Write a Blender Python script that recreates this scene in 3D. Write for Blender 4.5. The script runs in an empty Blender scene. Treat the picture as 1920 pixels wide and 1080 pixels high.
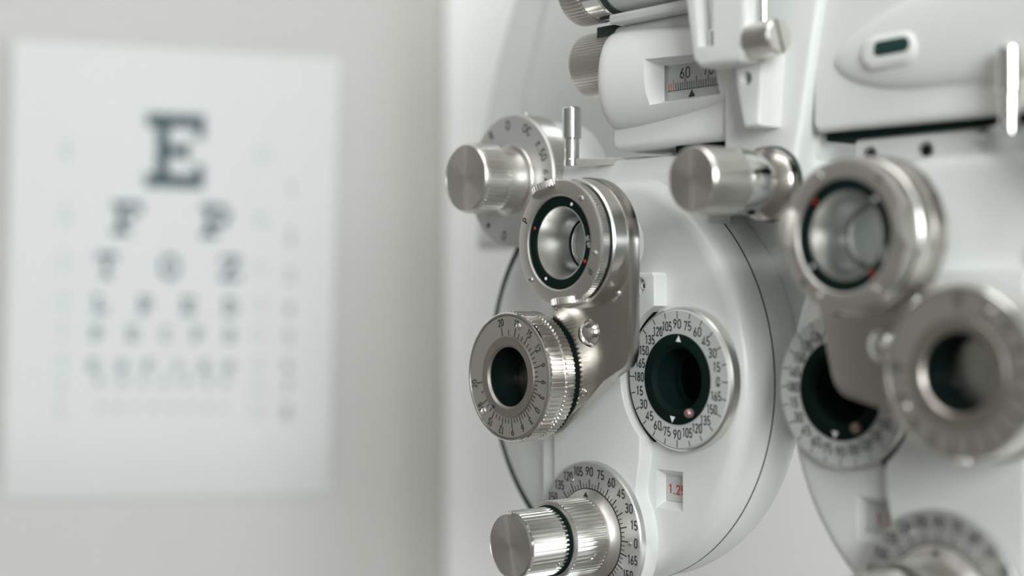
import bpy, bmesh, math, random
from mathutils import Vector, Matrix
from math import sin, cos, pi, radians as R, sqrt, atan2

scene = bpy.context.scene
C = scene.collection
random.seed(4)

# ------------------------------------------------------------------ camera
YAW = R(50.7)
EYE = Vector((0.3284, -0.3401, 1.2285))
cam_d = bpy.data.cameras.new('camera'); cam = bpy.data.objects.new('camera', cam_d); C.objects.link(cam)
cam.location = EYE; cam.rotation_euler = (R(90), 0, YAW)
cam_d.sensor_width = 36; cam_d.lens = 52.5; cam_d.clip_start = 0.01; cam_d.clip_end = 30
cam_d.dof.use_dof = True; cam_d.dof.focus_distance = 0.484; cam_d.dof.aperture_fstop = 4.3
scene.camera = cam
RIGHT = Vector((cos(YAW), sin(YAW), 0)); FWD = Vector((-sin(YAW), cos(YAW), 0))

# room frame: origin at the right edge of the chart on the wall, A runs along that wall, B into the room
RA = (RIGHT*0.974 + FWD*0.2266).normalized()
RB = Vector((RA.y, -RA.x, 0))
RO = EYE + RIGHT*(-0.122) + FWD*1.02; RO.z = 0
A0, A1, B1, HH = -0.85, 2.3, 2.9, 2.6
def room(a, b, z): return RO + RA*a + RB*b + Vector((0, 0, z))
def to_room(p): d = Vector(p)-RO; return d.dot(RA), d.dot(RB)
ROOM_ROT = atan2(RA.y, RA.x)

# ------------------------------------------------------------------ world, lights, exposure
w = bpy.data.worlds.new('world'); scene.world = w; w.use_nodes = True
w.node_tree.nodes['Background'].inputs[0].default_value = (0.86, 0.93, 1.0, 1)
w.node_tree.nodes['Background'].inputs[1].default_value = 0.8
# window in the far end wall, centred where the bright highlights on the metal look
wa, wb = to_room((0, 0, 0)); da, db = Vector((0.774, 0.633, 0)).dot(RA), Vector((0.774, 0.633, 0)).dot(RB)
WB = wb + db*(A1-wa)/da
WW, WZ0, WZ1 = 0.62, 0.12, 2.3
VA, VW, VZ0, VZ1 = -0.15, 0.9, 1.25, 2.2      # second window, in the wall behind the camera
def area(name, loc, direction, sx, sy, power, col):
    l = bpy.data.lights.new(name, 'AREA'); l.shape = 'RECTANGLE'; l.size = sx; l.size_y = sy
    l.energy = power; l.color = col
    o = bpy.data.objects.new(name, l); C.objects.link(o); o.location = loc
    o.rotation_euler = Vector(direction).to_track_quat('-Z', 'Y').to_euler()
    return o
area('window_daylight', room(A1+0.06, WB, (WZ0+WZ1)/2), -RA, WW, WZ1-WZ0, 36, (0.93, 0.98, 1.0))
area('window_daylight', room(VA, B1+0.06, (VZ0+VZ1)/2), -RB, VW, VZ1-VZ0, 62, (0.97, 1.0, 0.985))
cl = area('ceiling_panel_light', room(-0.25, 1.15, HH-0.03), (0, 0, -1), 1.1, 1.1, 11, (1.0, 0.995, 0.975))
vs = scene.view_settings
vs.view_transform = 'Standard'; vs.look = 'None'; vs.gamma = 1.0; vs.use_curve_mapping = False
vs.exposure = -0.2
scene.cycles.use_denoising = True

# ------------------------------------------------------------------ materials
MATS = {}
def mat(name, col, rough=0.5, metal=0.0, noise=0.0, nscale=400, bump=0.0, aniso=0.0, **kw):
    m = bpy.data.materials.new(name); m.use_nodes = True; nt = m.node_tree; b = nt.nodes['Principled BSDF']
    b.inputs['Base Color'].default_value = (*col, 1); b.inputs['Roughness'].default_value = rough
    b.inputs['Metallic'].default_value = metal
    for k, v in kw.items(): b.inputs[k.replace('_', ' ')].default_value = v
    if noise or bump:
        tc = nt.nodes.new('ShaderNodeTexCoord'); n = nt.nodes.new('ShaderNodeTexNoise')
        n.inputs['Scale'].default_value = nscale; n.inputs['Detail'].default_value = 3
        nt.links.new(tc.outputs['Object'], n.inputs['Vector'])
        if noise:
            mx = nt.nodes.new('ShaderNodeMix'); mx.data_type = 'RGBA'
            mx.inputs[6].default_value = (*[c*(1-noise) for c in col], 1)
            mx.inputs[7].default_value = (*[min(1, c*(1+noise)) for c in col], 1)
            nt.links.new(n.outputs['Fac'], mx.inputs[0]); nt.links.new(mx.outputs[2], b.inputs['Base Color'])
        if bump:
            bp = nt.nodes.new('ShaderNodeBump'); bp.inputs['Strength'].default_value = bump
            bp.inputs['Distance'].default_value = 0.0002
            nt.links.new(n.outputs['Fac'], bp.inputs['Height']); nt.links.new(bp.outputs[0], b.inputs['Normal'])
    if aniso:
        b.inputs['Anisotropic'].default_value = aniso
        t = nt.nodes.new('ShaderNodeTangent'); t.direction_type = 'RADIAL'; t.axis = 'Y'
        nt.links.new(t.outputs[0], b.inputs['Tangent'])
    MATS[name] = m; return m
mat('white_enamel', (0.74, 0.762, 0.745), 0.33, noise=0.012, nscale=900, bump=0.03)
mat('white_plastic', (0.78, 0.79, 0.775), 0.42, noise=0.012, nscale=900)
mat('aluminium', (0.74, 0.73, 0.70), 0.30, 1.0, noise=0.03, nscale=3000)
mat('satin_aluminium', (0.66, 0.645, 0.62), 0.42, 1.0, noise=0.03, nscale=5000)
mat('turned_aluminium', (0.70, 0.68, 0.65), 0.30, 1.0, aniso=0.85)
mat('dial_silver', (0.52, 0.525, 0.51), 0.42, 0.6, noise=0.02, nscale=5000)
mat('dial_white', (0.55, 0.575, 0.57), 0.4, 0.0, noise=0.01, nscale=4000)
mat('bright_bore', (0.86, 0.86, 0.84), 0.26, 1.0)
mat('index_bronze', (0.42, 0.39, 0.36), 0.42, 1.0)
mat('chrome', (0.78, 0.78, 0.77), 0.07, 1.0)
mat('steel_plate', (0.55, 0.525, 0.495), 0.22, 1.0, noise=0.03, nscale=4000)
mat('black_anodised', (0.005, 0.014, 0.012), 0.6, Specular_IOR_Level=0.05)
mat('black_bore', (0.003, 0.008, 0.007), 0.4, Specular_IOR_Level=0.2)
mat('ink', (0.02, 0.028, 0.026), 0.6)
mat('red_ink', (0.55, 0.03, 0.02), 0.5)
mat('white_ink', (0.85, 0.86, 0.85), 0.5)
mat('scale_paper', (0.52, 0.535, 0.52), 0.6)
mat('rubber', (0.02, 0.04, 0.035), 0.6)
mat('glass', (0.93, 0.96, 0.95), 0.02, 0.0, Transmission_Weight=1.0, IOR=1.45)
mat('coated_lens', (0.9, 0.95, 0.94), 0.02, 0.0, Transmission_Weight=1.0, IOR=1.1)
mat('vial_glass', (0.015, 0.05, 0.045), 0.12)
mat('crank_button', (0.30, 0.20, 0.18), 0.3, 0.4)
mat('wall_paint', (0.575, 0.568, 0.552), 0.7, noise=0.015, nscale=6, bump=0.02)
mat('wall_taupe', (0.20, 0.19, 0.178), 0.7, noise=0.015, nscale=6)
mat('ceiling_paint', (0.80, 0.80, 0.78), 0.8, noise=0.01, nscale=5)
mat('floor_vinyl', (0.20, 0.18, 0.165), 0.45, noise=0.08, nscale=12)
mat('trim_paint', (0.93, 0.935, 0.92), 0.35, noise=0.01, nscale=8)
mat('trim_green', (0.56, 0.61, 0.595), 0.35, noise=0.01, nscale=8)
mat('paper', (0.69, 0.712, 0.718), 0.75, noise=0.008, nscale=30)
mat('paper_print', (0.045, 0.085, 0.10), 0.7)
mat('paper_print_faint', (0.62, 0.66, 0.67), 0.7)
mat('paper_print_mid', (0.33, 0.39, 0.41), 0.7)

# ------------------------------------------------------------------ mesh building; device axes u (right), v (up), w (out of the front), in mm
def D(u, v, w): return Vector((u, -w, v))*0.001
class MB:
    def __init__(s): s.v = []; s.f = []
    def add(s, vs, fs):
        k = len(s.v); s.v += [tuple(p) for p in vs]; s.f += [tuple(i+k for i in f) for f in fs]; return s
    def move(s, du=0, dv=0, dw=0, rot=0, sc=1):
        c, n = cos(rot)*sc, sin(rot)*sc
        s.v = [(p[0]*c-p[1]*n+du, p[0]*n+p[1]*c+dv, p[2]+dw) for p in s.v]; return s
    def mirror(s): s.v = [(-p[0], p[1], p[2]) for p in s.v]; return s
    def axis_u(s):  # turn a shape made round w into one round u (w -> u, u -> -w)
        s.v = [(p[2], p[1], -p[0]) for p in s.v]; return s
    def axis_v(s):  # w -> v
        s.v = [(p[0], p[2], -p[1]) for p in s.v]; return s
    def join(s, o): return s.add(o.v, o.f)
    def mesh(s, name, sharp=32):
        me = bpy.data.meshes.new(name)
        me.from_pydata([D(*p) for p in s.v], [], s.f)
        bm = bmesh.new(); bm.from_mesh(me)
        bmesh.ops.remove_doubles(bm, verts=bm.verts, dist=1e-7)
        bmesh.ops.recalc_face_normals(bm, faces=bm.faces)
        bm.to_mesh(me); bm.free()
        me.shade_smooth(); me.set_sharp_from_angle(angle=R(sharp))
        return me
    def build(s, name, m, parent=None, at=(0, 0, 0), rot=0, label=None, sharp=32):
        o = bpy.data.objects.new(name, s.mesh(name, sharp)); C.objects.link(o)
        o.data.materials.append(MATS[m]); o.parent = parent
        o.location = D(*at); o.rotation_euler = (0, -rot, 0)
        if label: o['label'] = label
        return o
def lathe(prof, seg=72, a0=0, a1=2*pi):
    mb = MB(); full = abs(a1-a0-2*pi) < 1e-6; n = seg if full else seg+1; idx = []
    for r, w in prof:
        if abs(r) < 1e-6: idx.append([len(mb.v)]*n); mb.v.append((0, 0, w))
        else:
            idx.append(list(range(len(mb.v), len(mb.v)+n)))
            for i in range(n):
                a = a0+(a1-a0)*i/seg; mb.v.append((r*cos(a), r*sin(a), w))
    for k in range(len(prof)-1):
        for i in range(seg):
            j = (i+1) % n; f = [idx[k][i], idx[k][j], idx[k+1][j], idx[k+1][i]]
            g = []
            for x in f:
                if x not in g: g.append(x)
            if len(g) > 2: mb.f.append(tuple(g))
    return mb
def tube(prof, seg=72):  # closed profile ring
    return lathe(prof+[prof[0]], seg)
def knurl(ro, depth, w0, w1, n, r_in=0.0, cham=0.25):
    mb = MB(); N = n*4; ang = []; rad = []
    for i in range(n):
        for fr, rr in ((0.0, ro), (0.32, ro), (0.5, ro-depth), (0.82, ro-depth)):
            ang.append(2*pi*(i+fr)/n); rad.append(rr)
    levels = [(w0, -cham), (w0+cham, 0), (w1-cham, 0), (w1, -cham)]
    for w, d in levels:
        for a, r in zip(ang, rad):
            rr = r if d == 0 else min(r, ro-depth)-0.02+0*d
            mb.v.append((rr*cos(a), rr*sin(a), w))
    for k in range(3):
        for i in range(N):
            j = (i+1) % N; mb.f.append((k*N+i, k*N+j, (k+1)*N+j, (k+1)*N+i))
    if r_in > 0:
        b = len(mb.v)
        for w in (w0, w1):
            for a in ang: mb.v.append((r_in*cos(a), r_in*sin(a), w))
        for i in range(N):
            j = (i+1) % N
            mb.f += [(i, j, b+j, b+i), (3*N+i, 3*N+j, b+N+j, b+N+i), (b+i, b+j, b+N+j, b+N+i)]
    else:
        mb.f += [tuple(range(N)), tuple(range(3*N, 4*N))]
    return mb
def arc(cu, cv, r, a0, a1, n=24):
    return [(cu+r*cos(R(a0+(a1-a0)*i/n)), cv+r*sin(R(a0+(a1-a0)*i/n))) for i in range(n+1)]
def rrect(u0, v0, u1, v1, r, n=5):
    return (arc(u1-r, v1-r, r, 0, 90, n)+arc(u0+r, v1-r, r, 90, 180, n)+arc(u0+r, v0+r, r, 180, 270, n)+arc(u1-r, v0+r, r, 270, 360, n))
def offset(pts, d):
    n = len(pts); ar = sum(pts[i][0]*pts[(i+1) % n][1]-pts[(i+1) % n][0]*pts[i][1] for i in range(n)); sg = 1 if ar > 0 else -1
    out = []
    for i in range(n):
        p, q, r = Vector(pts[i-1]), Vector(pts[i]), Vector(pts[(i+1) % n])
        e1 = (q-p); e2 = (r-q)
        if e1.length < 1e-6: e1 = e2
        if e2.length < 1e-6: e2 = e1
        e1.normalize(); e2.normalize()
        n1 = Vector((-e1.y, e1.x))*sg; n2 = Vector((-e2.y, e2.x))*sg
        b = (n1+n2)
        if b.length < 1e-4: b = n1
        b.normalize(); k = max(0.45, b.dot(n1))
        out.append(tuple(q+b*(d/k)))
    return out
def slab(pts, w0, w1, r=0.5, seg=4, back=0.0):
    """outline extruded from w0 to w1, front edge rounded by r, back edge by back"""
    clean = []
    for p in pts:
        if not clean or (abs(p[0]-clean[-1][0])+abs(p[1]-clean[-1][1])) > 1e-4: clean.append(p)
    if abs(clean[0][0]-clean[-1][0])+abs(clean[0][1]-clean[-1][1]) < 1e-4: clean.pop()
    pts = clean; mb = MB(); n = len(pts); rings = []
    if back:
        for k in range(seg, -1, -1):
            t = k/seg*pi/2; rings.append((offset(pts, back*(1-cos(t))), w0+back*(1-sin(t))))
    else: rings.append((pts, w0))
    if r:
        for k in range(seg+1):
            t = k/seg*pi/2; rings.append((offset(pts, r*(1-cos(t))), w1-r+r*sin(t)))
    else: rings.append((pts, w1))
    for o, w in rings: mb.v += [(p[0], p[1], w) for p in o]
    for k in range(len(rings)-1):
        for i in range(n):
            j = (i+1) % n; mb.f.append((k*n+i, k*n+j, (k+1)*n+j, (k+1)*n+i))
    mb.f.append(tuple(range(n))); mb.f.append(tuple(range((len(rings)-1)*n, len(rings)*n)))
    return mb
def box(u0, u1, v0, v1, w0, w1):
    return MB().add([(u, v, w) for w in (w0, w1) for u, v in ((u0, v0), (u1, v0), (u1, v1), (u0, v1))],
                    [(0, 3, 2, 1), (4, 5, 6, 7), (0, 1, 5, 4), (1, 2, 6, 5), (2, 3, 7, 6), (3, 0, 4, 7)])
def cut(o, cutters):
    tmp = []
    for mb in cutters:
        c = bpy.data.objects.new('cutter', mb.mesh('cutter')); C.objects.link(c); c.matrix_world = Matrix(); tmp.append(c)
        md = o.modifiers.new('cut', 'BOOLEAN'); md.object = c; md.operation = 'DIFFERENCE'; md.solver = 'EXACT'
    save = (o.parent, o.location.copy(), o.rotation_euler.copy())
    o.parent = None; o.location = (0, 0, 0); o.rotation_euler = (0, 0, 0)
    bpy.context.view_layer.update(); dg = bpy.context.evaluated_depsgraph_get()
    me = bpy.data.meshes.new_from_object(o.evaluated_get(dg))
    if len(me.polygons) < 8:
        for md in o.modifiers: md.use_self = True
        bpy.context.view_layer.update(); dg = bpy.context.evaluated_depsgraph_get(); me = bpy.data.meshes.new_from_object(o.evaluated_get(dg))
    o.modifiers.clear(); o.data = me
    me.shade_smooth(); me.set_sharp_from_angle(angle=R(28))
    for c in tmp: bpy.data.objects.remove(c)
    o.parent, o.location, o.rotation_euler = save
def _arc(cx, cy, rx, a0, a1, ry=None, n=12):
    ry = rx if ry is None else ry
    return [(cx+rx*cos(R(a0+(a1-a0)*k/n)), cy+ry*sin(R(a0+(a1-a0)*k/n))) for k in range(n+1)]
STROKES = {   # engraved-style lettering as centre lines in a box one unit tall
    '0': (.56, [_arc(.28, .71, .22, 0, 180)+_arc(.28, .29, .22, 180, 360)+[(.50, .71)]]), '1': (.44, [[(.08, .78), (.27, .93), (.27, .07)]]),
    '2': (.56, [_arc(.28, .70, .22, 170, -25)+[(.07, .07), (.52, .07)]]), '3': (.56, [_arc(.26, .72, .21, 160, -90)+_arc(.26, .29, .23, 90, -160)]),
    '4': (.58, [[(.42, .07), (.42, .93), (.05, .29), (.56, .29)]]), '5': (.56, [[(.48, .93), (.12, .93), (.09, .50)]+_arc(.27, .31, .235, 125, -155)]),
    '6': (.56, [[(.40, .93), (.14, .52)]+_arc(.28, .29, .22, 150, 510)]), '7': (.54, [[(.04, .93), (.50, .93), (.20, .07)]]),
    '8': (.56, [_arc(.28, .72, .19, 0, 360), _arc(.28, .29, .22, 0, 360)]), '9': (.56, [[(.16, .07), (.42, .48)]+_arc(.28, .71, .22, -30, 330)]),
    'P': (.58, [[(.08, .07), (.08, .93), (.28, .93)]+_arc(.28, .69, .24, 90, -90)+[(.08, .45)]]),
    'R': (.60, [[(.08, .07), (.08, .93), (.28, .93)]+_arc(.28, .69, .24, 90, -90)+[(.08, .45)], [(.30, .45), (.54, .07)]]),
    'O': (.66, [_arc(.33, .64, .27, 0, 180, .29)+_arc(.33, .36, .27, 180, 360, .29)+[(.60, .64)]]), 'C': (.62, [_arc(.33, .64, .27, 20, 180, .29)+_arc(.33, .36, .27, 180, 340, .29)]),
    'H': (.60, [[(.08, .07), (.08, .93)], [(.52, .07), (.52, .93)], [(.08, .5), (.52, .5)]]), 'L': (.5, [[(.08, .93), (.08, .07), (.46, .07)]]),
    '.': (.28, [[(.14, .0), (.14, .15)]]), '\u00b1': (.6, [[(.06, .55), (.54, .55)], [(.30, .30), (.30, .80)], [(.06, .12), (.54, .12)]]), ' ': (.3, [])}
def stroke(s, h, at=(0, 0), rot=0, w=0.0, sx=0.95, t=0.125):
    mb = MB(); gap = 0.15; x = 0; tot = sum(STROKES[c][0] for c in s)+gap*(len(s)-1)
    for c in s:
        wd, lines = STROKES[c]
        for ln in lines:
            pts = [Vector(((p[0]+x-tot/2)*sx, p[1]-0.5)) for p in ln]; vs_ = []
            for i, p in enumerate(pts):
                a = (p-pts[i-1]).normalized() if i else None; b = (pts[i+1]-p).normalized() if i < len(pts)-1 else None
                if a is None: a = b
                if b is None: b = a
                n = Vector((-(a+b).y, (a+b).x)); n = n.normalized() if n.length > 1e-5 else Vector((-a.y, a.x))
                k = t/2/max(0.5, n.dot(Vector((-a.y, a.x)))); vs_ += [p+n*k, p-n*k]
            mb.add([(q.x*h, q.y*h, 0) for q in vs_], [(2*i, 2*i+1, 2*i+3, 2*i+2) for i in range(len(pts)-1)])
        x += wd+gap
    return mb.move(at[0], at[1], w, rot)
GLYPH = {}
def text(s, h, at=(0, 0), rot=0, w=0.0, sx=0.78, weight=0.0):
    """flat lettering centred at `at`, h tall, turned by rot, as an MB"""
    key = (s, weight)
    if key not in GLYPH:
        cu = bpy.data.curves.new('t', 'FONT'); cu.body = s; cu.align_x = 'CENTER'; cu.align_y = 'CENTER'; cu.resolution_u = 4; cu.offset = weight
        o = bpy.data.objects.new('t', cu); C.objects.link(o); bpy.context.view_layer.update()
        me = bpy.data.meshes.new_from_object(o.evaluated_get(bpy.context.evaluated_depsgraph_get()))
        vs_ = [(p.co.x, p.co.y) for p in me.vertices]; fs_ = [tuple(f.vertices) for f in me.polygons]
        bpy.data.objects.remove(o); bpy.data.curves.remove(cu); bpy.data.meshes.remove(me)
        x0, x1 = min(p[0] for p in vs_), max(p[0] for p in vs_); y0, y1 = min(p[1] for p in vs_), max(p[1] for p in vs_)
        GLYPH[key] = ([(p[0]-(x0+x1)/2, p[1]-(y0+y1)/2) for p in vs_], fs_)
    vs_, fs_ = GLYPH[key]; k = h/0.70
    return MB().add([(p[0]*k*sx, p[1]*k, 0) for p in vs_], fs_).move(at[0], at[1], w, rot)
def tick(a, r0, r1, wd, w):
    return MB().add([(r0, -wd/2, w), (r1, -wd/2, w), (r1, wd/2, w), (r0, wd/2, w)], [(0, 1, 2, 3)]).move(rot=a)
def tri(p, q, r, w): return MB().add([(*p, w), (*q, w), (*r, w)], [(0, 1, 2)])
def pol(r, a): return (r*cos(R(a)), r*sin(R(a)))
def screw_head(r=1.0, h=0.7, slot=True):
    mb = lathe([(0, h), (r*0.55, h*0.97), (r*0.85, h*0.7), (r, h*0.2), (r, -0.3)], 20)
    return mb
def screws(parent, spots, r=1.0, w=0.0, m='chrome'):
    me = None
    for k, (u, v) in enumerate(spots):
        if me is None:
            o = screw_head(r, r*0.75).build('screw', m, parent, (u, v, w))
            cut(o, [box(-r*0.6, r*0.6, -r*0.15, r*0.15, r*0.35, r), box(-r*0.15, r*0.15, -r*0.6, r*0.6, r*0.35, r)])
            me = o.data
        else:
            o = bpy.data.objects.new('screw', me); C.objects.link(o); o.parent = parent; o.location = D(u, v, w)
        o.rotation_euler = (0, R(25+50*k), 0)

def tag(o, label, cat=None, kind=None, group=None):
    o['label'] = label
    if cat: o['category'] = cat
    if kind: o['kind'] = kind
    if group: o['group'] = group
    return o

# ------------------------------------------------------------------ the room
def rbox(name, a0, a1, b0, b1, z0, z1, m, label, cat, parent=None, bev=0.0):
    p0 = room(a0, b0, z0); o = bpy.data.objects.new(name, bpy.data.meshes.new(name)); C.objects.link(o)
    bm = bmesh.new()
    for x, y, z in [(x, y, z) for z in (0, z1-z0) for x, y in ((0, 0), (a1-a0, 0), (a1-a0, -(b1-b0)), (0, -(b1-b0)))]: bm.verts.new((x, y, z))
    bm.verts.ensure_lookup_table(); q = bm.verts
    for f in ((0, 1, 2, 3), (4, 5, 6, 7), (0, 1, 5, 4), (1, 2, 6, 5), (2, 3, 7, 6), (3, 0, 4, 7)): bm.faces.new([q[i] for i in f])
    bmesh.ops.recalc_face_normals(bm, faces=bm.faces)
    if bev: bmesh.ops.bevel(bm, geom=bm.edges[:], offset=bev, segments=2, affect='EDGES')
    bm.to_mesh(o.data); bm.free(); o.data.materials.append(MATS[m])
    o.location = p0; o.rotation_euler = (0, 0, ROOM_ROT)
    if parent:
        o.parent = parent; o.matrix_parent_inverse = parent.matrix_world.inverted()
    else: tag(o, label, cat, 'structure')
    return o
T = 0.1
rbox('floor', A0-T, A1+T, -T, B1+T, -T, 0, 'floor_vinyl', 'brown vinyl floor of the examination room', 'floor')
rbox('ceiling', A0-T, A1+T, -T, B1+T, HH, HH+T, 'ceiling_paint', 'white painted ceiling of the examination room', 'ceiling')
rbox('wall_back', A0-T, A1+T, -T, 0, 0, HH, 'wall_paint', 'plain warm grey wall behind the eye chart', 'wall')
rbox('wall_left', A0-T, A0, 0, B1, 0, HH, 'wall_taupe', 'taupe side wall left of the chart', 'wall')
wr = rbox('wall_right', A1, A1+T, 0, WB-WW/2, 0, HH, 'wall_paint', 'warm grey end wall with a window in it', 'wall')
bm = bmesh.new(); bm.from_mesh(wr.data)
def addbox(bm, x0, x1, y0, y1, z0, z1):
    q = [bm.verts.new((x, y, z)) for z in (z0, z1) for x, y in ((x0, y0), (x1, y0), (x1, y1), (x0, y1))]
    for f in ((0, 3, 2, 1), (4, 5, 6, 7), (0, 1, 5, 4), (1, 2, 6, 5), (2, 3, 7, 6), (3, 0, 4, 7)): bm.faces.new([q[i] for i in f])
addbox(bm, 0, T, -B1, -(WB+WW/2), 0, HH); addbox(bm, 0, T, -(WB+WW/2), -(WB-WW/2), 0, WZ0); addbox(bm, 0, T, -(WB+WW/2), -(WB-WW/2), WZ1, HH)
bmesh.ops.recalc_face_normals(bm, faces=bm.faces); bm.to_mesh(wr.data); bm.free()
wf = rbox('window_1', A1+0.02, A1+0.05, WB-WW/2, WB+WW/2, WZ0, WZ0+0.05, 'trim_paint', 'white framed window in the end wall', 'window')
bm = bmesh.new(); bm.from_mesh(wf.data)
addbox(bm, 0, 0.03, -WW, 0, WZ1-WZ0-0.05, WZ1-WZ0); addbox(bm, 0, 0.03, -0.05, 0, 0, WZ1-WZ0); addbox(bm, 0, 0.03, -WW, -WW+0.05, 0, WZ1-WZ0)
bmesh.ops.recalc_face_normals(bm, faces=bm.faces); bm.to_mesh(wf.data); bm.free()
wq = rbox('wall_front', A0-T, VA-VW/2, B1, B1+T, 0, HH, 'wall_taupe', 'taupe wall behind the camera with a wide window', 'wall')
bm = bmesh.new(); bm.from_mesh(wq.data); q0 = A0-T
addbox(bm, VA+VW/2-q0, A1+T-q0, -T, 0, 0, HH); addbox(bm, VA-VW/2-q0, VA+VW/2-q0, -T, 0, 0, VZ0); addbox(bm, VA-VW/2-q0, VA+VW/2-q0, -T, 0, VZ1, HH)
bmesh.ops.recalc_face_normals(bm, faces=bm.faces); bm.to_mesh(wq.data); bm.free()
wf = rbox('window_2', VA-VW/2, VA+VW/2, B1+0.02, B1+0.05, VZ0, VZ0+0.05, 'trim_paint', 'wide white framed window in the wall behind the camera', 'window')
bm = bmesh.new(); bm.from_mesh(wf.data)
addbox(bm, 0, VW, -0.03, 0, VZ1-VZ0-0.05, VZ1-VZ0); addbox(bm, 0, 0.05, -0.03, 0, 0, VZ1-VZ0); addbox(bm, VW-0.05, VW, -0.03, 0, 0, VZ1-VZ0); addbox(bm, VW/2-0.02, VW/2+0.02, -0.03, 0, 0, VZ1-VZ0)
bmesh.ops.recalc_face_normals(bm, faces=bm.faces); bm.to_mesh(wf.data); bm.free()
# door frame right of the chart: stepped white casing with a narrow grey-green edge strip
a805, a838, a1010 = 0.0640, 0.0748, 0.145
tr = rbox('trim_1', a838, a1010, 0, 0.02, 0, 2.12, 'trim_paint', 'white upright door casing right of the eye chart', 'door frame', bev=0.002)
rbox('edge_strip', a805, a838, 0, 0.012, 0, 2.12, 'trim_green', '', '', tr, 0.0015)

# ------------------------------------------------------------------ eye chart
def chart():
    left = EYE + RIGHT*(-0.327) + FWD*0.972; right = EYE + RIGHT*(-0.122) + FWD*1.02
    W_, H_ = 0.2105, 0.297
    c = (left+right)/2 + Vector((0, 0, 0.0095))
    o = bpy.data.objects.new('eye_chart', bpy.data.meshes.new('eye_chart')); C.objects.link(o)
    bm = bmesh.new(); N, Mz = 4, 16; g = []
    def bulge(z):   # the foot of the sheet stands off the wall a little
        t = max(0.0, (-z/H_-0.33)/0.17); return 0.0075-0.0068*t*t
    for lay in (0, 1):
        rows = []
        for j in range(Mz+1):
            z = -H_/2+H_*j/Mz
            rows.append([bm.verts.new((-W_/2+W_*i/N, -bulge(z)-0.0004*lay, z)) for i in range(N+1)])
        g.append(rows)
    for lay in (0, 1):
        for j in range(Mz):
            for i in range(N): bm.faces.new((g[lay][j][i], g[lay][j][i+1], g[lay][j+1][i+1], g[lay][j+1][i]))
    for j in range(Mz):
        for i in (0, N): bm.faces.new((g[0][j][i], g[0][j+1][i], g[1][j+1][i], g[1][j][i]))
    for i in range(N):
        for j in (0, Mz): bm.faces.new((g[0][j][i], g[0][j][i+1], g[1][j][i+1], g[1][j][i]))
    bmesh.ops.recalc_face_normals(bm, faces=bm.faces); bm.to_mesh(o.data); bm.free()
    o.data.shade_smooth(); o.data.set_sharp_from_angle(angle=R(30)); o.data.materials.append(MATS['paper'])
    ang = atan2((right-left).y, (right-left).x)
    o.rotation_euler = (Matrix.Rotation(ang, 3, 'Z') @ Matrix.Rotation(R(1.3), 3, 'Y')).to_euler(); o.location = c
    tag(o, 'white letter eye chart on a paper sheet fixed to the wall', 'eye chart')
    # slab-serif letters on a 5 x 5 grid
    def bars(rects): 
        mb = MB()
        for x0, y0, x1, y1 in rects: mb.add([(x0, y0, 0), (x1, y0, 0), (x1, y1, 0), (x0, y1, 0)], [(0, 1, 2, 3)])
        return mb
    def ringseg(cx, cy, rx, ry, t, a0, a1, n=16):
        mb = MB(); vs_ = []; fs_ = []
        for i in range(n+1):
            a = R(a0+(a1-a0)*i/n); vs_ += [(cx+rx*cos(a), cy+ry*sin(a), 0), (cx+(rx-t)*cos(a), cy+(ry-t)*sin(a), 0)]
            if i: fs_.append((2*i-2, 2*i, 2*i+1, 2*i-1))
        return mb.add(vs_, fs_)
    def letter(ch):
        L = {'E': [(0, 0, 5, .9), (0, 4.1, 5, 5), (.9, .9, 2, 4.1), (2, 2.1, 3.6, 2.9), (3.3, 1.8, 3.7, 3.2), (4.2, .9, 5, 1.6), (4.2, 3.4, 5, 4.1)],
             'F': [(0, 4.1, 5, 5), (.9, .9, 2, 4.1), (0, 0, 3, .9), (2, 2.1, 3.6, 2.9), (3.3, 1.8, 3.7, 3.2), (4.2, 3.2, 5, 4.1)],
             'L': [(0, 4.1, 3, 5), (.9, .9, 2, 4.1), (0, 0, 5, .9), (4.2, .9, 5, 1.8)],
             'T': [(0, 4.1, 5, 5), (2, .9, 3, 4.1), (1.2, 0, 3.8, .9), (0, 3.2, .8, 4.1), (4.2, 3.2, 5, 4.1)]}
        if ch in L: return bars(L[ch])
        if ch == 'Z': return bars([(0, 0, 5, .9), (0, 4.1, 5, 5), (4.2, .9, 5, 1.6), (0, 3.4, .8, 4.1)]).add([(0, .9, 0), (1.5, .9, 0), (5, 4.1, 0), (3.5, 4.1, 0)], [(0, 1, 2, 3)])
        if ch == 'P': return bars([(.9, .9, 2, 4.1), (0, 0, 3, .9), (0, 4.1, 3.5, 5), (2, 1.7, 3.5, 2.6)]).join(ringseg(3.4, 3.35, 1.65, 1.65, .95, -90, 90))
        if ch == 'D': return bars([(.9, .9, 2, 4.1), (0, 0, 3, .9), (0, 4.1, 3, 5)]).join(ringseg(2.6, 2.5, 2.4, 2.5, .95, -90, 90))
        if ch == 'O': return ringseg(2.5, 2.5, 2.5, 2.5, .95, 0, 360, 32)
        if ch == 'C': return ringseg(2.5, 2.5, 2.5, 2.5, .95, 40, 320, 28)
        return MB()
    kx = W_/607.0; x_of = lambda px: (px-332)*kx           # sheet position of a mark, from its column and row on the sheet
    kz = H_/838.0; z_of = lambda py: -(py-512)*kz
    def put(name, mb, x, z, m, hmm=1.0):
        me = bpy.data.meshes.new(name)
        me.from_pydata([(x+p[0], -bulge(z+p[1])-0.0006, z+p[1]) for p in mb.v], [], mb.f)
        q = bpy.data.objects.new(name, me); C.objects.link(q); me.materials.append(MATS[m]); q.parent = o; return q
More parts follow.
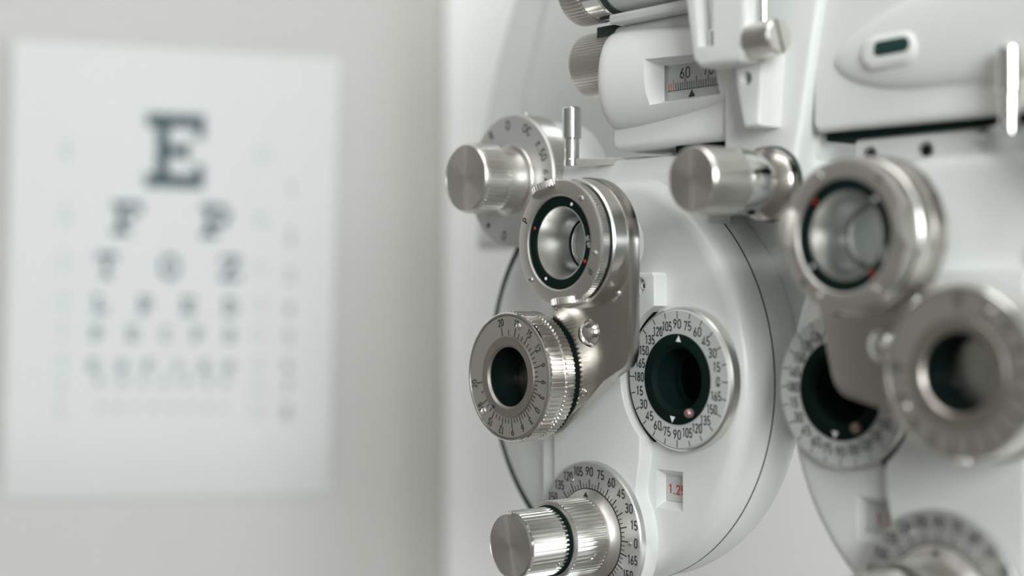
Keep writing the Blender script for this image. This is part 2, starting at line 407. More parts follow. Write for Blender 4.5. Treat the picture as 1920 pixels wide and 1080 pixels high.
    rows = [('E', 283, 137, [326], .78), ('FP', 412, 62, [240, 404], .86), ('TOZ', 500, 46, [205, 321, 435], .8), ('LPED', 572, 32, [195, 277, 357, 436], .8),
            ('PECFD', 626, 25, [189, 255, 318, 376, 437], .8), ('EDFCZP', 685, 20, [184, 237, 286, 342, 390, 437], .9),
            ('FELOPZD', 714, 13, [196, 238, 277, 317, 357, 397, 432], .9), ('DEFPOTEC', 762, 10, [200, 232, 265, 298, 331, 364, 397, 430], .9)]
    for s, py, hp, xs, asp in rows:
        h = hp*kz
        for ch, px in zip(s, xs):
            g_ = letter(ch); k = h/5
            g_.v = [((p[0]-2.5)*k*asp*0.83/0.83, (p[1]-2.5)*k, 0) for p in g_.v]
            put('letter', g_, x_of(px), z_of(py), 'paper_print')
    def tx(s, hp, px, py, m):
        g_ = text(s, hp*kz); put('number', g_, x_of(px), z_of(py), m)
    for i, (py, a_) in enumerate(zip((345, 437, 510, 574, 625, 679, 722, 770), '12345678')): tx(a_, 26, 548, py, 'paper_print')
    for py, a_, b_ in zip((287, 408, 500, 568, 622, 680, 722, 768), ('200', '100', '70', '50', '40', '30', '25', '20'), ('61', '30.5', '21.3', '15.2', '12.2', '9.14', '7.62', '6.10')):
        tx('20', 11, 127, py-9, 'paper_print_mid'); tx(a_, 11, 127, py+9, 'paper_print_mid')
        tx(a_+' FT', 9, 492, py-8, 'paper_print_mid'); tx(b_+' M', 9, 492, py+8, 'paper_print_mid')
    put('rule', MB().add([(-.048, -.0006, 0), (.048, -.0006, 0), (.048, .0006, 0), (-.048, .0006, 0)], [(0, 1, 2, 3)]), x_of(315), z_of(699), 'paper_print_faint')
chart()

# ------------------------------------------------------------------ the phoropter
PH = bpy.data.objects.new('phoropter', None); C.objects.link(PH); PH.location = (0, 0, 1.2); PH.empty_display_size = 0.05
tag(PH, 'white phoropter with knurled metal dials and two lens housings', 'phoropter')
MID = 31.75
def copy_tree(o, parent, at, rot=0):
    c = o.copy(); C.objects.link(c); c.parent = parent; c.location = D(*at); c.rotation_euler = (0, -rot, 0)
    for ch in list(o.children):
        d = ch.copy(); C.objects.link(d); d.parent = c
    return c

# ---- lens housings (left one built, right one mirrored about the middle)
CW = (-46, -1)    # centre of the lens wheel case
CY = (-37, -53.0)   # cylinder axis dial
def housing(side):
    mir = (lambda mb: mb) if side == 0 else (lambda mb: mb.mirror().move(2*MID))
    hb = mir(lathe([(0, -34), (58, -34), (66, -32), (69, -28), (70, -24), (70, -13.4), (0, -13.4)], 128).move(*CW)).build('lens_housing', 'white_enamel', PH)
    g = mir(tube([(70.35, -13.5), (70.35, -12.95), (66, -12.8), (66, -13.5)], 128).move(*CW)).build('gasket_ring', 'rubber', hb, label='thin dark green gasket ring')
    # shallow disc cover showing on the outer side
    dc = mir(lathe([(0, -6.8), (52, -6.8), (60, -8.5), (65, -11.2), (67.0, -12.1), (67.2, -12.6), (0, -12.75)], 128).move(*CW)).build('disc_cover', 'white_enamel', hb)
    cut(dc, [mir(lathe([(0, -20), (13, -20), (13, 2), (0, 2)], 48))])
    # front case: flat front, rounded towards the nose and the top
    cu, cv = CW
    top = [(-69, 64), (-69, 40)]
    a_end = math.degrees(math.acos((-66-cu)/69.5))
    out = arc(cu, cv, 70.3, -104, 60, 60) + [(-14.5, 61.9), (-18.5, 63.6), (-24, 64.5), (-60, 64.5)] + [(-64, 63), (-66.5, 59.5), (-68, 52), (-68, -60)]
    fc = mir(slab(out, -12.9, 0, 5.0, 8)).build('front_case', 'white_enamel', hb)
    win = MB().add([(-14.1, -29.4, 0.3), (-2.0, -29.4, 0.3), (-2.0, -42.4, 0.3), (-14.1, -42.4, 0.3), (-13.6, -31.9, -4.5), (-2.3, -31.9, -4.5), (-2.3, -40.1, -4.5), (-13.6, -40.1, -4.5)],
                   [(0, 1, 2, 3), (4, 5, 6, 7), (0, 1, 5, 4), (1, 2, 6, 5), (2, 3, 7, 6), (3, 0, 4, 7)])
    cut(fc, [mir(lathe([(0, -12), (13, -12), (13, 2), (0, 2)], 48)), mir(win)])
    # power read-out at the bottom of the window
    pl = mir(box(-13.5, -2.4, -40.0, -32.0, -4.45, -4.2)).build('readout_plate', 'scale_paper', hb)
    if side == 0:
        stroke('1.25', 3.2, (-8.6, -36.2), 0, -4.1, 1.0, 0.16).build('readout_digits', 'red_ink', hb, label='red digits 1.25')
    else:
        stroke('1.25', 3.2, (2*MID+9.5, -36.4), 0, -4.1, 1.05, 0.15).build('readout_digits', 'red_ink', hb, label='red digits')
    # raised cover plate carrying the axis knob, hollowed round the axis dial
    cyu, cyv = CY
    ue = -9.2; ub = -15.8
    av = sqrt(24.6**2-ue**2); aa = math.degrees(atan2(av, ue)); ab = math.degrees(atan2(sqrt(24.6**2-ub**2), ub))
    o2 = [(-58, 33.5), (-58, -85), (-37, -85)] + arc(cyu, cyv, 24.0, -80, 33.0, 22)
    o2 += [(-17.6, -37.0), (-17.2, -33), (-16.0, -27), (ub, -24)] + arc(0, 0, 24.6, -ab, -360+aa, 22) + [(ue, 32.5), (ue-1.0, 33.5)]
    cp = mir(slab(o2, -0.4, 5.5, 0.7, 3)).build('cover_plate', 'white_enamel', hb)
    cut(cp, [mir(lathe([(0, 2.5), (1.9, 2.5), (2.9, 6), (0, 6)], 24).move(-16, 29.3))])
    s = mir(screw_head(1.5, 1.0).move(-16, 29.3, 2.8)).build('screw', 'chrome', hb)
    mir(slab(rrect(-67.5, -90, -57.5, 40, 1.5), -0.4, 2.6, 1.0, 3)).build('edge_strip', 'white_enamel', hb)
    # hanger plate above, fixed by two screws
    mir(slab(rrect(-74, 46, 3.5, 71.5, 3.0), -16, -5, 1.5, 3)).build('hanger_plate', 'white_enamel', hb)
    for x in ((-3.0, -21.6) if side else ()):
        mir(tube([(2.6, -5.2), (2.6, -4.8), (1.9, -4.7), (1.9, -5.2)], 24).move(x, 66)).build('screw_collar', 'aluminium', hb)
        mir(screw_head(1.7, 0.6).move(x, 66, -5)).build('screw', 'black_anodised', hb)
    mir(lathe([(24.55, -0.2), (24.55, 1.9), (21.5, 1.9), (21.5, -0.2), (24.55, -0.2)], 40, R(122), R(238))).build('gap_shade_arc', 'black_anodised', hb)  # black arc painting in the shade of the gap beside the dial
    return hb
hA = housing(0); hB = housing(1)

# ---- axis dials with the sight apertures
def axis_dial():
    d = tube([(22.0, 0.0), (22.0, 3.2), (21.4, 4.0), (13.9, 4.0), (13.9, 0.0)], 96).build('axis_dial', 'dial_white', PH, (0, 0, 0.6))
    tube([(22.6, -0.2), (22.6, 2.9), (22.0, 3.4), (21.9, 3.4), (21.9, -0.2)], 96).build('dial_rim', 'aluminium', d)
    lab = {90: '90', 75: '75', 60: '60', 45: '45', 30: '30', 15: '15', 0: '0', -15: '165', -30: '150', -45: '135', -60: '120', -75: '105',
           -90: '90', -105: '75', -120: '60', -135: '45', -150: '30', -165: '15', 180: '180', 165: '165', 150: '150', 135: '135', 120: '120', 105: '105'}
    nm = MB(); tk = MB()
    for a, s in lab.items():
        rr = 17.3 if len(s) < 3 else 17.0
        nm.join(stroke(s, 3.1, pol(rr, a), 0, 4.06, 0.84 if len(s) < 3 else 0.72, 0.14)); tk.join(tick(R(a), 19.5 if a % 90 else 18.9, 21.3, 0.34, 4.06))
    nm.build('numbers', 'ink', d); tk.build('tick_marks', 'ink', d)
    r = tube([(14.2, 0), (14.2, 4.35), (13.9, 4.5), (10.9, 4.5), (10.0, 3.2), (9.6, 3.0), (9.4, -3), (9.4, -10), (14.2, -10)], 72).build('aperture_ring', 'black_anodised', d)
    lathe([(0, -10.4), (9.7, -10.4), (9.7, -9.8), (0, -9.8)], 48).build('bore_end', 'black_bore', d)
    tube([(9.5, -5), (9.5, -4.4), (7.4, -4.2), (7.4, -5)], 64).build('inner_ring', 'black_anodised', d)
    lathe([(0, -6.3), (4, -6.45), (9.0, -7.3), (9.0, -8.2), (0, -8.2)], 48).build('lens', 'coated_lens', d)
    for a in (85, -97):
        p = Vector(pol(12.9, a)); e = Vector(pol(1, a)); n = Vector((-e.y, e.x))
        tri(p+e*0.9, p-e*1.15+n*1.15, p-e*1.15-n*1.15, 4.58).build('pointer', 'white_ink', d)
    lathe([(0, 2.0), (0.9, 1.9), (1.4, 1.3), (1.5, 0.5), (1.5, -0.2)], 20).build('crank_button', 'crank_button', d, (*pol(11.9, -59), 4.5))
    screws(d, [pol(17.2, 113), pol(17.3, 4-4.5), pol(17.4, -112)], 0.75, 4.0)
    return d
dA = axis_dial()
dB = copy_tree(dA, PH, (2*MID, 0, 0.6))

# ---- cylinder axis dial with its two-tier knob
def cyl_dial():
    d = lathe([(0, 0), (24.2, 0), (24.2, 1.9), (23.8, 2.4), (0, 2.4)], 96).build('cylinder_axis_dial', 'dial_silver', PH, (CY[0], CY[1], 5.6))
    nm, tk = MB(), MB()
    lab = ['90', '75', '60', '45', '30', '15', '0', '165', '150', '135', '120', '105']
    for i in range(24):
        a = 90-15*i; nm.join(stroke(lab[i % 12], 3.2, pol(20.9+(1.1*abs(cos(R(a)))**2 if len(lab[i % 12]) < 3 else 0.3), a), 0, 2.46, 0.84 if len(lab[i % 12]) < 3 else 0.74, 0.145))
    for i in range(72):
        a = 5*i; lg = i % 3 == 0; tk.join(tick(R(a), 14.9, 18.4 if lg else 17.0, 0.42 if lg else 0.28, 2.46))
    nm.build('numbers', 'ink', d); tk.build('tick_marks', 'ink', d)
    tube([(15.4, 2.2), (15.4, 2.44), (14.6, 2.44), (14.6, 2.2)], 96).build('groove_ring', 'black_anodised', d)
    co = lathe([(15.1, 2.3), (15.1, 2.6), (14.8, 2.8), (12.6, 4.3), (12.2, 5.2), (12.2, 9), (0, 9)], 96).build('cone_ring', 'satin_aluminium', d)
    tri((0.3, 14.5), (-0.9, 12.7), (1.5, 12.7), 4.35).build('pointer', 'ink', d).rotation_euler = (R(0), 0, 0)
    rk = knurl(12.8, 0.6, 5.6, 19.0, 54, 0, 0.3).build('rear_knob', 'aluminium', d)
    tube([(12.6, 18.6), (12.4, 19.5), (11.4, 19.7), (11.4, 18.6)], 72).build('knob_collar', 'aluminium', d)
    lathe([(0, 19.0), (11.3, 19.0), (11.3, 20.6), (0, 20.6)], 60).build('groove_ring', 'black_anodised', d)
    fk = knurl(10.9, 0.6, 20.4, 35.6, 46, 0, 0.3).build('front_knob', 'aluminium', d)
    tube([(10.7, 35.2), (10.6, 36.0), (10.0, 36.4), (9.9, 36.4), (9.9, 35.2)], 64).build('knob_rim', 'chrome', d)
    lathe([(0, 36.3), (9.95, 36.3), (9.95, 35.5), (0, 35.5)], 64).build('knob_cap', 'turned_aluminium', d, label='brushed round end cap')
    for (r_, w_, a_) in ((10.5, 23.0, -35), (12.5, 10.5, -22)):
        lathe([(0, 0.5), (0.9, 0.45), (1.2, 0), (1.2, -0.6)], 16).axis_u().move(r_, 0, w_, 0).move(rot=R(a_)).build('set_screw', 'chrome', d)
    screws(d, [pol(19.2, 116), pol(19.2, -1), pol(19.6, -120)], 0.8, 2.4)
    return d
cA = cyl_dial()
cB = copy_tree(cA, PH, (2*MID-CY[0]-2.5, CY[1]-0.5, 5.6))

# ---- swing arm with crossed cylinder lens and rotary prism
LA, PA = (-25.0, 42.7), (-48.2, -0.4)
LB, PB = (85.9, 42.0), (121.0, 8.3)
def arm(pos, mirrored, rot):
    out = arc(0, 0, 21, -3, 231, 44)+[(-14.5, -19), (-15.0, -24), (-19, -26)] + arc(-25.2, -43.3, 20.5, 120, 310, 30)[1:]
    out += [(9.2-6, -43.5-5.1), (9.2, -43.5)] + arc(12.5, -32.5, 8.5, -50, 0, 8)
    pl = slab(out, 17, 21.5, 0.35, 2)
    if mirrored: pl.mirror()
    o = pl.build('swing_arm', 'steel_plate', PH, (*pos, 0), rot)
    m = -1 if mirrored else 1
    cut(o, [lathe([(0, 10), (8.2, 10), (8.2, 25), (0, 25)], 48)])
    tube([(11, 5.4), (11, 17.2), (8.3, 17.2), (8.3, 5.4)], 48).build('pivot_bush', 'white_enamel', o)
    lathe([(0, 3.1), (1.8, 2.8), (3.4, 1.9), (4.3, 0.6), (4.6, 0), (4.6, -0.3)], 40).build('pivot_cap', 'chrome', o, (3.0*m, -28.5, 21.5), label='domed chrome pivot cap')
    screws(o, [(16.3*m, -16.3), (0.3*m, -47.3), (-13.0*m, -20.3), (-19*m, -62)], 1.25, 21.5)
    return o
def cross_cylinder():
    o = tube([(20.6, 0), (20.6, 5.4), (20.2, 5.9), (17, 5.9), (17, 0)], 96).build('cross_cylinder_lens', 'aluminium', PH, (*LA, 21.5), R(0))
    tube([(19.2, 5.8), (19.2, 6.9), (16, 6.9), (16, 5.8)], 72).build('painted_groove_shade', 'black_anodised', o)  # the groove's shade is put into this ring's black colour
    kn = knurl(19.9, 0.28, 6.8, 9.8, 120, 14.8, 0.2).build('knurled_ring', 'aluminium', o)
    fp = tube([(19.75, 9.7), (19.6, 10.4), (19.2, 10.6), (15.2, 10.6), (14.7, 10.2), (14.7, 8), (19, 8)], 96).build('face_ring', 'satin_aluminium', o)
    th = [(lathe([(0, -30), (5.6, -30), (5.6, 30), (0, 30)], 20)) for _ in (0, 1)]
    bk = tube([(14.75, 4), (14.75, 9.6), (14.3, 9.9), (11.9, 9.9), (11.5, 9.5), (11.45, 4)], 80).build('black_ring', 'black_anodised', o)
    bore = tube([(11.6, 9.5), (11.2, 9.4), (7.75, -1.0), (7.75, -1.6), (9.5, -1.6), (12.2, 6)], 80).build('bore_cone', 'bright_bore', o)
    tube([(8.1, -1.4), (8.1, -1.0), (7.5, -0.9), (7.5, -1.4)], 64).build('lens_retainer', 'black_anodised', o)
    lathe([(0, -3.0), (7.9, -3.0), (7.9, -1.9), (4, -1.75), (0, -1.7)], 48).build('lens', 'glass', o)
    for a, m in ((158, 'red_ink'), (-27, 'red_ink'), (65, 'white_ink'), (-121, 'white_ink')):
        lathe([(0, 0.12), (0.5, 0.1), (0.55, -0.05)], 16).build('axis_dot', m, o, (*pol(13.1, a), 9.92))
    tx = stroke('P', 2.8, pol(17.7, 155), R(65), 10.66, 0.9).join(stroke('P', 2.8, pol(17.2, -32), R(-122), 10.66, 0.9)); tx.build('letters', 'ink', o)
    tt = stroke('\u00b10.25', 1.3, (0, 0), R(90), 9.96, 0.9); tt.move(13.2, 0, 0, R(14)); tt.build('power_mark', 'white_ink', o)
    screws(o, [pol(17.2, 51), pol(17.4, -12), pol(17.6, -139)], 0.95, 10.55)
    for a in (112, -82):
        knurl(6.3, 0.4, -1.1, 1.1, 36, 0, 0.2).axis_u().move(18.6, 0, 7.8).move(rot=R(a)).build('thumb_wheel', 'satin_aluminium', o)
    return o
def prism():
    o = knurl(21.3, 0.6, 1.3, 5.2, 84, 10, 0.3).build('rotary_prism', 'aluminium', PH, (*PA, 21.5), 0)
    tube([(20.6, 5.0), (20.6, 6.0), (15, 6.0), (15, 5.0)], 80).build('groove_ring', 'aluminium', o)
    knurl(21.3, 0.6, 5.9, 11.4, 84, 10.5, 0.3).build('knurled_ring', 'aluminium', o)
    tube([(20.5, 0.0), (20.5, 1.5), (12, 1.5), (12, 0.0)], 72).build('back_ring', 'black_anodised', o)
    tube([(21.1, 11.2), (21.0, 11.9), (20.6, 12.2), (20.0, 12.2), (19.9, 11.9), (19.9, 11.0)], 96).build('rim', 'chrome', o)
    tube([(19.8, 11), (19.8, 12.05), (13.4, 12.05), (13.4, 11)], 96).build('scale_ring', 'satin_aluminium', o)
    tube([(13.3, 11), (13.3, 12.25), (13.1, 12.4), (10.4, 12.4), (9.7, 11.7), (9.6, 9)], 80).build('index_ring', 'index_bronze', o)
    tube([(10.2, 0.3), (10.2, 11.3), (9.6, 11.3), (9.5, 6), (8.4, 4), (8.4, 0.3)], 64).build('bore', 'black_bore', o)
    lathe([(0, 4.6), (9.2, 2.2), (9.2, 1.4), (0, 1.4)], 48).build('prism_lens', 'glass', o)
    offs = {0: 0, 3: 15.5, 6: 31, 9: 48.5, 12: 67, 15: 87, 18: 110, 20: 136}
    keys = sorted(offs)
    def ang(p):
        q = abs(p); hi = min(k for k in keys if k >= q); lo = max(k for k in keys if k <= q)
        t = offs[lo] if hi == lo else offs[lo]+(offs[hi]-offs[lo])*(q-lo)/(hi-lo)
        return -34+(t if p > 0 else -t)
    nm, tk = MB(), MB()
    for p in range(-20, 21):
        lg = abs(p) in keys; tk.join(tick(R(ang(p)), 13.6, 16.6 if lg else 15.2, 0.33, 12.1))
        if lg: nm.join(stroke(str(abs(p)), 2.5, pol(17.9, ang(p)), R(ang(p)-90), 12.1, 0.85, 0.15))
    nm.build('numbers', 'ink', o); tk.build('tick_marks', 'ink', o)
    a = -125; p = Vector(pol(13.1, a)); e = Vector(pol(1, a)); n = Vector((-e.y, e.x))
    tri(p+e*0.1, p-e*1.3+n*0.8, p-e*1.3-n*0.8, 12.46).build('pointer', 'ink', o)
    screws(o, [pol(17.4, 72), pol(17.4, -137)], 1.1, 12.0)
    tw = knurl(5.0, 0.4, -1.6, 1.6, 30, 0, 0.2).build('thumb_wheel', 'satin_aluminium', o, (*pol(17.4, 149), 9.0), 0)
    return o
sA = arm(LA, False, 0); lA = cross_cylinder(); pA = prism()
sB = arm(LB, True, R(15)); lB = copy_tree(lA, PH, (*LB, 21.5), R(-105))
for ch in lB.children:   # the inner ring of this one stands turned against its mount
    if ch.name.startswith('axis_dot'): ch.location = Matrix.Rotation(-R(83), 3, 'Y') @ ch.location
    if ch.name.startswith('power_mark'): ch.rotation_euler = (0, -R(83), 0); pB = copy_tree(pA, PH, (*PB, 21.5), R(-12))

# ---- auxiliary lens dial at the outer upper corner
def aux():
    o = knurl(24.0, 0.35, -10.5, -1.2, 110, 0, 0.3).build('auxiliary_lens_dial', 'aluminium', PH, (-88.4, 67.2, 0))
    lathe([(0, -1.3), (23.9, -1.3), (23.9, -0.8), (23.4, -0.2), (22.6, 0), (0, 0)], 96).build('dial_face', 'dial_silver', o)
    lathe([(0, -30), (20, -30), (22, -28), (22.5, -11), (0, -10.4)], 72).build('dial_housing', 'white_enamel', o)
    tx = MB()
    for s, a in (('O', 93), ('OC', 61), ('±.50', 29), ('6△', 1), ('R', 122), ('P', 150), ('△', -128), ('O', -99), ('PH', -65), ('RL', -35)):
        if '△' in s:
            t_ = tri((0, 1.5), (-1.2, -1.0), (1.2, -1.0), 0.06)
            if len(s) == 2: t_.move(1.5).join(stroke('6', 3.2, (-1.6, 0), 0, 0.06))
            c_ = pol(20.2, a); tx.join(t_.move(c_[0], c_[1], 0, R(a-90)))
        else: tx.join(stroke(s, 3.4, pol(20.0, a), R(a-90), 0.06, 0.95, 0.14))
    tx.build('letters', 'ink', o)
    lathe([(13.0, -0.1), (12.7, 0.3), (11.0, 0.8), (10.4, 3.0), (11.6, 8.0), (11.9, 9.2), (0, 9.2)], 72).build('knob_neck', 'aluminium', o)
    knurl(12.4, 0.55, 8.6, 18.8, 50, 0, 0.3).build('knob', 'aluminium', o)
    tube([(12.2, 18.4), (12.1, 19.6), (11.5, 20.3), (11.3, 20.3), (11.3, 18.4)], 72).build('knob_rim', 'aluminium', o)
    lathe([(0, 20.2), (11.4, 20.2), (11.4, 19), (0, 19)], 72).build('knob_cap', 'turned_aluminium', o, label='brushed round end cap')
    for (r_, w_, a_) in ((11.9, 9.6, 100), (23.8, -7.0, 88), (22.8, -9.0, 18)):
        lathe([(0, 0.9), (1.0, 0.8), (1.3, 0.3), (1.3, -0.6)], 16).axis_u().move(r_, 0, w_).move(rot=R(a_)).build('set_screw', 'chrome', o)
    return o
xA = aux()
copy_tree(xA, PH, (2*MID+88.4, 67.2, 0), R(20))

# ---- knob in the middle below the column
def mid_knob():
    o = lathe([(0, -3), (10.8, -3), (10.8, 0.6), (10.2, 1.4), (7.0, 3.0), (6.4, 5), (6.4, 12), (0, 12)], 72).build('vergence_knob', 'steel_plate', PH, (37.3, 59.0, 6.2))
    tube([(11.15, -3.5), (11.15, -2.6), (10.7, -2.4), (10.7, -3.5)], 72).build('seat_ring', 'rubber', o)
    lathe([(0, 7.0), (8.4, 7.0), (9.3, 7.4), (9.5, 8.2), (9.5, 15.6), (0, 15.6)], 72).build('knob_collar', 'chrome', o)
    knurl(9.5, 0.5, 15.2, 29.0, 44, 0, 0.3).build('knob', 'aluminium', o)
    tube([(9.35, 28.6), (9.3, 30.3), (8.8, 31.0), (8.5, 31.0), (8.5, 28.6)], 64).build('knob_rim', 'aluminium', o)
    lathe([(0, 30.95), (8.6, 30.95), (8.6, 30), (0, 30)], 64).build('knob_cap', 'turned_aluminium', o, label='brushed round end cap')
    lathe([(0, 0.7), (1.0, 0.6), (1.2, 0), (1.2, -0.6)], 16).axis_u().move(9.4, 0, 9.5).move(rot=R(-70)).build('set_screw', 'black_anodised', o)
mid_knob()

# ---- centre column, carrying everything from the arm above
col_out = [(17.6, 250), (17.6, 62)] + arc(23, 56, 5.5, 180, 270, 5) + [(38, 50.5)] + arc(40, 56, 5.5, 270, 350, 5) + [(46.0, 66), (54.5, 110), (56, 140), (56, 250)]
co = slab(col_out, -26, 3, 2.0, 4).build('centre_column', 'white_enamel', PH)
slab([(-20, 72), (-20, 10), (27, -21), (36, -21), (52, 20), (52, 72)], -35, -27, 1.5, 3).build('bridge_plate', 'white_enamel', co)
slab([(57.2, 250), (57.2, 140), (55.5, 112), (48.0, 70), (46, 66), (30, 66), (30, 250)], -22, -5.0, 1.5, 3).build('column_flank', 'white_enamel', co)

# ---- interpupillary distance housing left of the column
def pd():
    o = slab(rrect(-35.6, 73.8, 20, 115.5, 3.5), -30, 0, 2.6, 5).build('pupil_distance_housing', 'white_plastic', PH)
    # swelling on its front, round at the outer end and fading towards the column
    mb = MB(); N, M_ = 28, 24
    def sec(u):
        if u < -30: t = (u+36.5)/6.5; e = sqrt(max(0, 1-(1-t)**2)); k = 0.80+0.20*e; return 16.4*k, 9.2*k*max(0.15, e) if t > 0 else 0
        t = (u+30)/52; return 16.4-5.2*t**1.6, 9.2-5.2*t**1.2
    us = [-36.5, -36.2, -35.4, -34, -32, -30]+[-30+52*i/N for i in range(1, N+1)]
    for u in us:
        h, d = sec(u)
        for j in range(M_+1):
            a = -pi/2+pi*j/M_; mb.v.append((u, 97.2+h*sin(a), -3+(d+3)*cos(a)**0.75 if cos(a) > 1e-6 else -3))
    for i in range(len(us)-1):
        for j in range(M_): mb.f.append((i*(M_+1)+j, i*(M_+1)+j+1, (i+1)*(M_+1)+j+1, (i+1)*(M_+1)+j))
        mb.f.append((i*(M_+1), (i+1)*(M_+1), (i+1)*(M_+1)+M_, i*(M_+1)+M_))
    mb.f.append(tuple(range(M_+1))); mb.f.append(tuple(range((len(us)-1)*(M_+1), len(us)*(M_+1))))
    bg = mb.build('front_swelling', 'white_plastic', o, sharp=50)
    wn = MB().add([(-12.6, 85.0, 12), (17, 86.0, 12), (17, 101.6, 12), (-12.6, 102.0, 12), (-9.8, 88.5, -1.4), (16, 88.5, -1.4), (16, 99.4, -1.4), (-9.8, 99.4, -1.4)],
                  [(0, 1, 2, 3), (4, 5, 6, 7), (0, 1, 5, 4), (1, 2, 6, 5), (2, 3, 7, 6), (3, 0, 4, 7)])
    wn2 = MB(); wn2.v = list(wn.v); wn2.f = list(wn.f)
    cut(bg, [wn]); cut(o, [wn2])
    box(-9.9, 16, 88.3, 99.5, -2.2, -1.2).build('scale_plate', 'scale_paper', o)
    nm = stroke('60', 3.7, (-2.2, 96.6), 0, -1.1, 0.95, 0.11).join(stroke('70', 3.7, (7.9, 96.6), 0, -1.1, 0.95, 0.11)); nm.build('scale_numbers', 'ink', o)
    tk, rd = MB(), MB()
    for i in range(25):
        u = -9.2+1.0*i; h = 3.6 if (i % 5) == 2 else 2.3
        q = MB().add([(u-0.13, 91.4, -1.1), (u+0.13, 91.4, -1.1), (u+0.13, 91.4+h, -1.1), (u-0.13, 91.4+h, -1.1)], [(0, 1, 2, 3)])
        (rd if i < 3 else tk).join(q)
    tk.add([(-9.8, 91.2, -1.1), (15.8, 91.2, -1.1), (15.8, 91.4, -1.1), (-9.8, 91.4, -1.1)], [(0, 1, 2, 3)])
    tk.build('scale_ticks', 'ink', o); rd.build('scale_ticks', 'red_ink', o, label='red scale ticks')
    tri((0.8, 91.0), (-0.7, 88.7), (2.3, 88.7), -1.08).build('pointer', 'ink', o)
    box(-8, 18, 71.6, 74.2, -12, -3).build('painted_gap_shade', 'black_anodised', o)  # black block painting in the shade of the gap under the housing
pd()
kn = knurl(11.0, 0.4, -53.5, -30, 60, 0, 0.6).axis_u().move(0, 105, -8).build('pupil_distance_knob', 'satin_aluminium', PH)
tk_ = knurl(11.6, 0.5, -47.5, -38, 54, 0, 0.4).axis_u().move(0, 128.5, 2).build('levelling_knob', 'satin_aluminium', PH)
lathe([(0, -38.2), (10.6, -38.2), (10.9, -37.8), (10.9, -30), (10.4, -29.4), (0, -29.4)], 64).axis_u().move(0, 128.5, 2).build('polished_collar', 'chrome', tk_)
lathe([(0, -29.6), (10.0, -29.6), (10.0, -27.4), (0, -27.4)], 64).axis_u().move(0, 128.5, 2).build('seal_ring', 'rubber', tk_)
lathe([(0, -27.6), (9.4, -27.6), (9.6, -27), (9.6, 18), (0, 18)], 64).axis_u().move(0, 128.5, 2).build('sleeve', 'white_enamel', tk_)
slab(rrect(-30, 115, 18, 118.0, 0.8), -12, 6, 0.8, 3).build('ledge', 'white_enamel', tk_)
box(-42, -34, 111.5, 116, -8, 0).build('stop_block', 'rubber', tk_)

# ---- near-rod holder clamped on the column front
def rod_holder():
    o = slab([(22.0, 95.5), (25, 93.0), (40, 93.2), (42.6, 95.5), (43.2, 128), (43.2, 150), (14, 150), (16.5, 128)], 12, 21, 1.6, 4).build('rod_holder', 'white_plastic', PH)
    cut(o, [MB().add([(p[0], p[1], w_) for w_ in (14.5, 24) for p in ((24.6, 99.2), (30.8, 98.6), (28.8, 160), (18.0, 160))], [(0, 3, 2, 1), (4, 5, 6, 7), (0, 1, 5, 4), (1, 2, 6, 5), (2, 3, 7, 6), (3, 0, 4, 7)])])
    slab([(26.0, 104), (29.8, 103.6), (28.4, 150), (20, 150)], 14.3, 17.2, 0.5, 2).build('rod_slot_plate', 'white_plastic', o)
    lathe([(0, 0), (1.7, 0), (1.7, 5.5), (1.2, 6.2), (0, 6.2)], 20).axis_v().move(27.4, 98.2, 17).build('slot_pin', 'chrome', o)
    foot = slab([(34.4, 75.2)]+[(40.4, 75.4), (41.0, 82), (42.3, 100), (31.0, 100), (31.0, 92), (31.4, 87), (32.8, 81)], 2.5, 12.5, 1.4, 4).build('holder_foot', 'white_plastic', o)
    cut(foot, [lathe([(0, 7), (1.9, 7), (2.2, 13.5), (0, 13.5)], 24).move(35.6, 89.4)])
    lathe([(0, 8.6), (0.7, 8.6), (1.7, 7.6), (1.7, 7)], 16).move(35.6, 89.4).build('foot_screw', 'crank_button', o)
    s = lathe([(0, 42.5), (5.1, 42.5), (5.1, 51.6), (4.6, 52.2), (0, 52.2)], 48).axis_u().move(0, 99.0, 17).build('clamp_screw', 'aluminium', o)
    slot = box(50.4, 53, -0.6, 0.6, -8, 8)
    c_, s_ = cos(R(20)), sin(R(20)); slot.v = [(p[0], 99.0+p[2]*c_-p[1]*s_, 17+p[1]*c_+p[2]*s_) for p in slot.v]
    cut(s, [slot])
    lathe([(0, 0), (1.3, 0), (1.3, 60), (0, 60)], 20).axis_v().move(46.3, 96, 17).build('clamp_rod', 'chrome', o)
rod_holder()

# ---- levelling levers with upright pins
def lever(pos, ln, turn, h):
    o = slab(rrect(0-2.6, -1.9, ln, 1.9, 1.8), -1.25, 1.25, 0.3, 2)
    o.v = [(p[0], p[2], -p[1]) for p in o.v]
    o = o.build('levelling_lever', 'bright_bore', PH, pos)
    lathe([(0, -1.0), (2.7, -1.0), (2.7, 1.0), (2.6, 1.2), (2.6, h*0.42), (3.15, h*0.43), (3.25, h*0.45), (3.25, h-0.5), (2.8, h), (0, h)], 40).axis_v().build('pin', 'chrome', o, label='upright chrome pin', sharp=12)
    lathe([(0, -2), (2.8, -2), (2.8, 3.2), (0, 3.2)], 6).axis_v().build('lever_nut', 'satin_aluminium', o, (ln-2, 0, 0))
    o.rotation_euler = (0, 0, turn)
    return o
lever((-52.5, 71.2, 2.0), 38.5, R(34.5), 18.8)
lever((117.5, 68.6, 6.0), 39.5, R(180-38), 20.5)

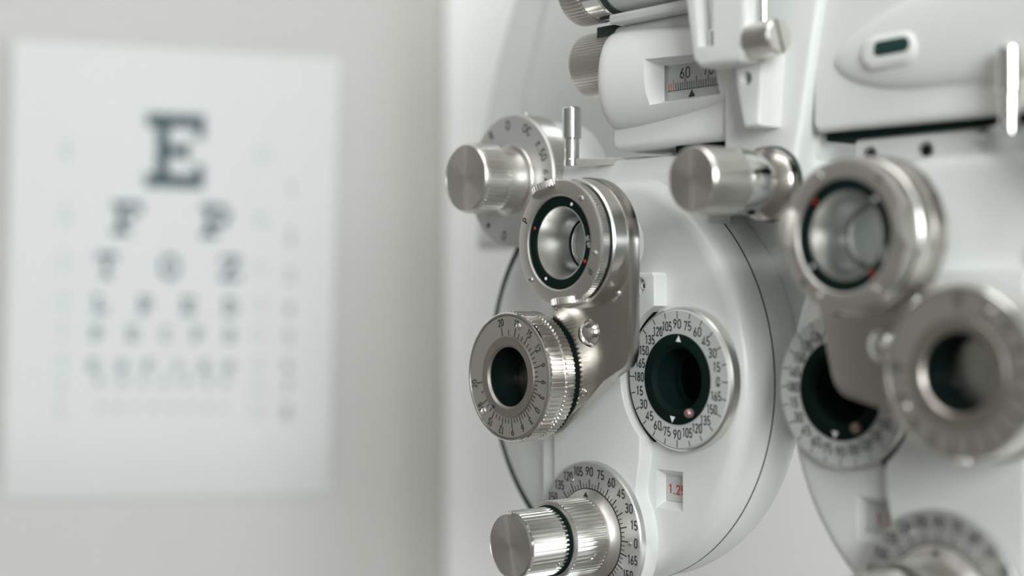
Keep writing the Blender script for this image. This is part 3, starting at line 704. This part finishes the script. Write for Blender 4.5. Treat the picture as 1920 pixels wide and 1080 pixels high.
# ---- spirit level housing right of the column
def level():
    o = slab(rrect(49.5, 73.2, 150, 150, 3.0), -30, 0, 2.0, 4).build('level_housing', 'white_plastic', PH)
    mb = MB(); N, M_ = 40, 24; U0, U1 = 58.2, 150.0
    def sec(u):
        t = (u-U0)/(U1-U0); s_ = t**0.5
        q_ = sqrt(max(0, 1-(1-min(1, t/0.36))**2)); lo = 92.5-q_*10.3-(0.4*t); hi = 93+q_*9+20*t; return (lo+hi)/2, (hi-lo)/2+0.02, 0.1+4.0*q_
    us = [U0+(U1-U0)*(i/N)**2 for i in range(N+1)]
    for u in us:
        cv, h, d = sec(u)
        for j in range(M_+1):
            a = -pi/2+pi*j/M_; mb.v.append((u, cv+h*sin(a), -2+(d+2)*max(0, cos(a))**0.6))
    for i in range(N):
        for j in range(M_): mb.f.append((i*(M_+1)+j, i*(M_+1)+j+1, (i+1)*(M_+1)+j+1, (i+1)*(M_+1)+j))
        mb.f.append((i*(M_+1), (i+1)*(M_+1), (i+1)*(M_+1)+M_, i*(M_+1)+M_))
    mb.f.append(tuple(range(M_+1))); mb.f.append(tuple(range(N*(M_+1), (N+1)*(M_+1))))
    mb.build('front_swelling', 'white_plastic', o, sharp=50)
    pill = lambda hw, hh: arc(hw-hh, 0, hh, -90, 90, 14)+arc(-hw+hh, 0, hh, 90, 270, 14)
    tilt = R(1.5)
    slab(pill(9.6, 4.9), 0, 2.4, 2.2, 6).build('vial_pad', 'white_plastic', o, (79.4, 93.0, 2.6), tilt)
    slab(pill(6.0, 2.1), 0, 1.0, 0.3, 2).build('vial', 'vial_glass', o, (80.8, 93.8, 4.15), tilt, label='dark green spirit level vial')
    box(52, 135, 70.8, 73.6, -18, -3.5).build('painted_gap_shade', 'black_anodised', o)  # solid black block, paints the shade below the level housing
level()

# ---- support arm behind, rising to the floor stand out of the picture
sa = slab([(-213, 46), (-208, 101), (-198, 131), (-185, 158), (-160, 262), (50, 262), (50, 85), (-60, 66), (-140, 46)], -98, -80, 5, 5).build('support_arm', 'white_enamel', PH)
slab([(-168, 60), (-171, 112), (-156, 152), (-138, 250), (44, 250), (44, 92), (-60, 74)], -81, -74, 4, 5).build('arm_cover', 'white_enamel', sa)
box(22, 48, 120, 240, -75, -25).build('hanger_block', 'white_enamel', sa)
pole = EYE + RIGHT*0.50 + FWD*0.80
pu, pw = pole.x*1000, -pole.y*1000
st = lathe([(0, -1200), (28, -1200), (28, 560), (26, 566), (0, 566)], 48).axis_v().build('stand_pole', 'white_enamel', PH, (pu, 0, pw))
lathe([(0, -1200), (230, -1200), (230, -1185), (215, -1172), (40, -1160), (0, -1160)], 72).axis_v().build('stand_base', 'white_enamel', PH, (pu, 0, pw))
dx, dw = pu-0, pw+89; ln = sqrt(dx*dx+dw*dw); an = atan2(dw, dx)
ab = box(-40, ln+30, 400, 450, -22, 22)
c_, s_ = cos(an), sin(an)
ab.v = [(p[0]*c_-p[2]*s_, p[1], -89+p[0]*s_+p[2]*c_) for p in ab.v]
ab.build('stand_beam', 'white_enamel', PH)
box(-22, 22, 255, 405, -100, -78).build('riser', 'white_enamel', PH)
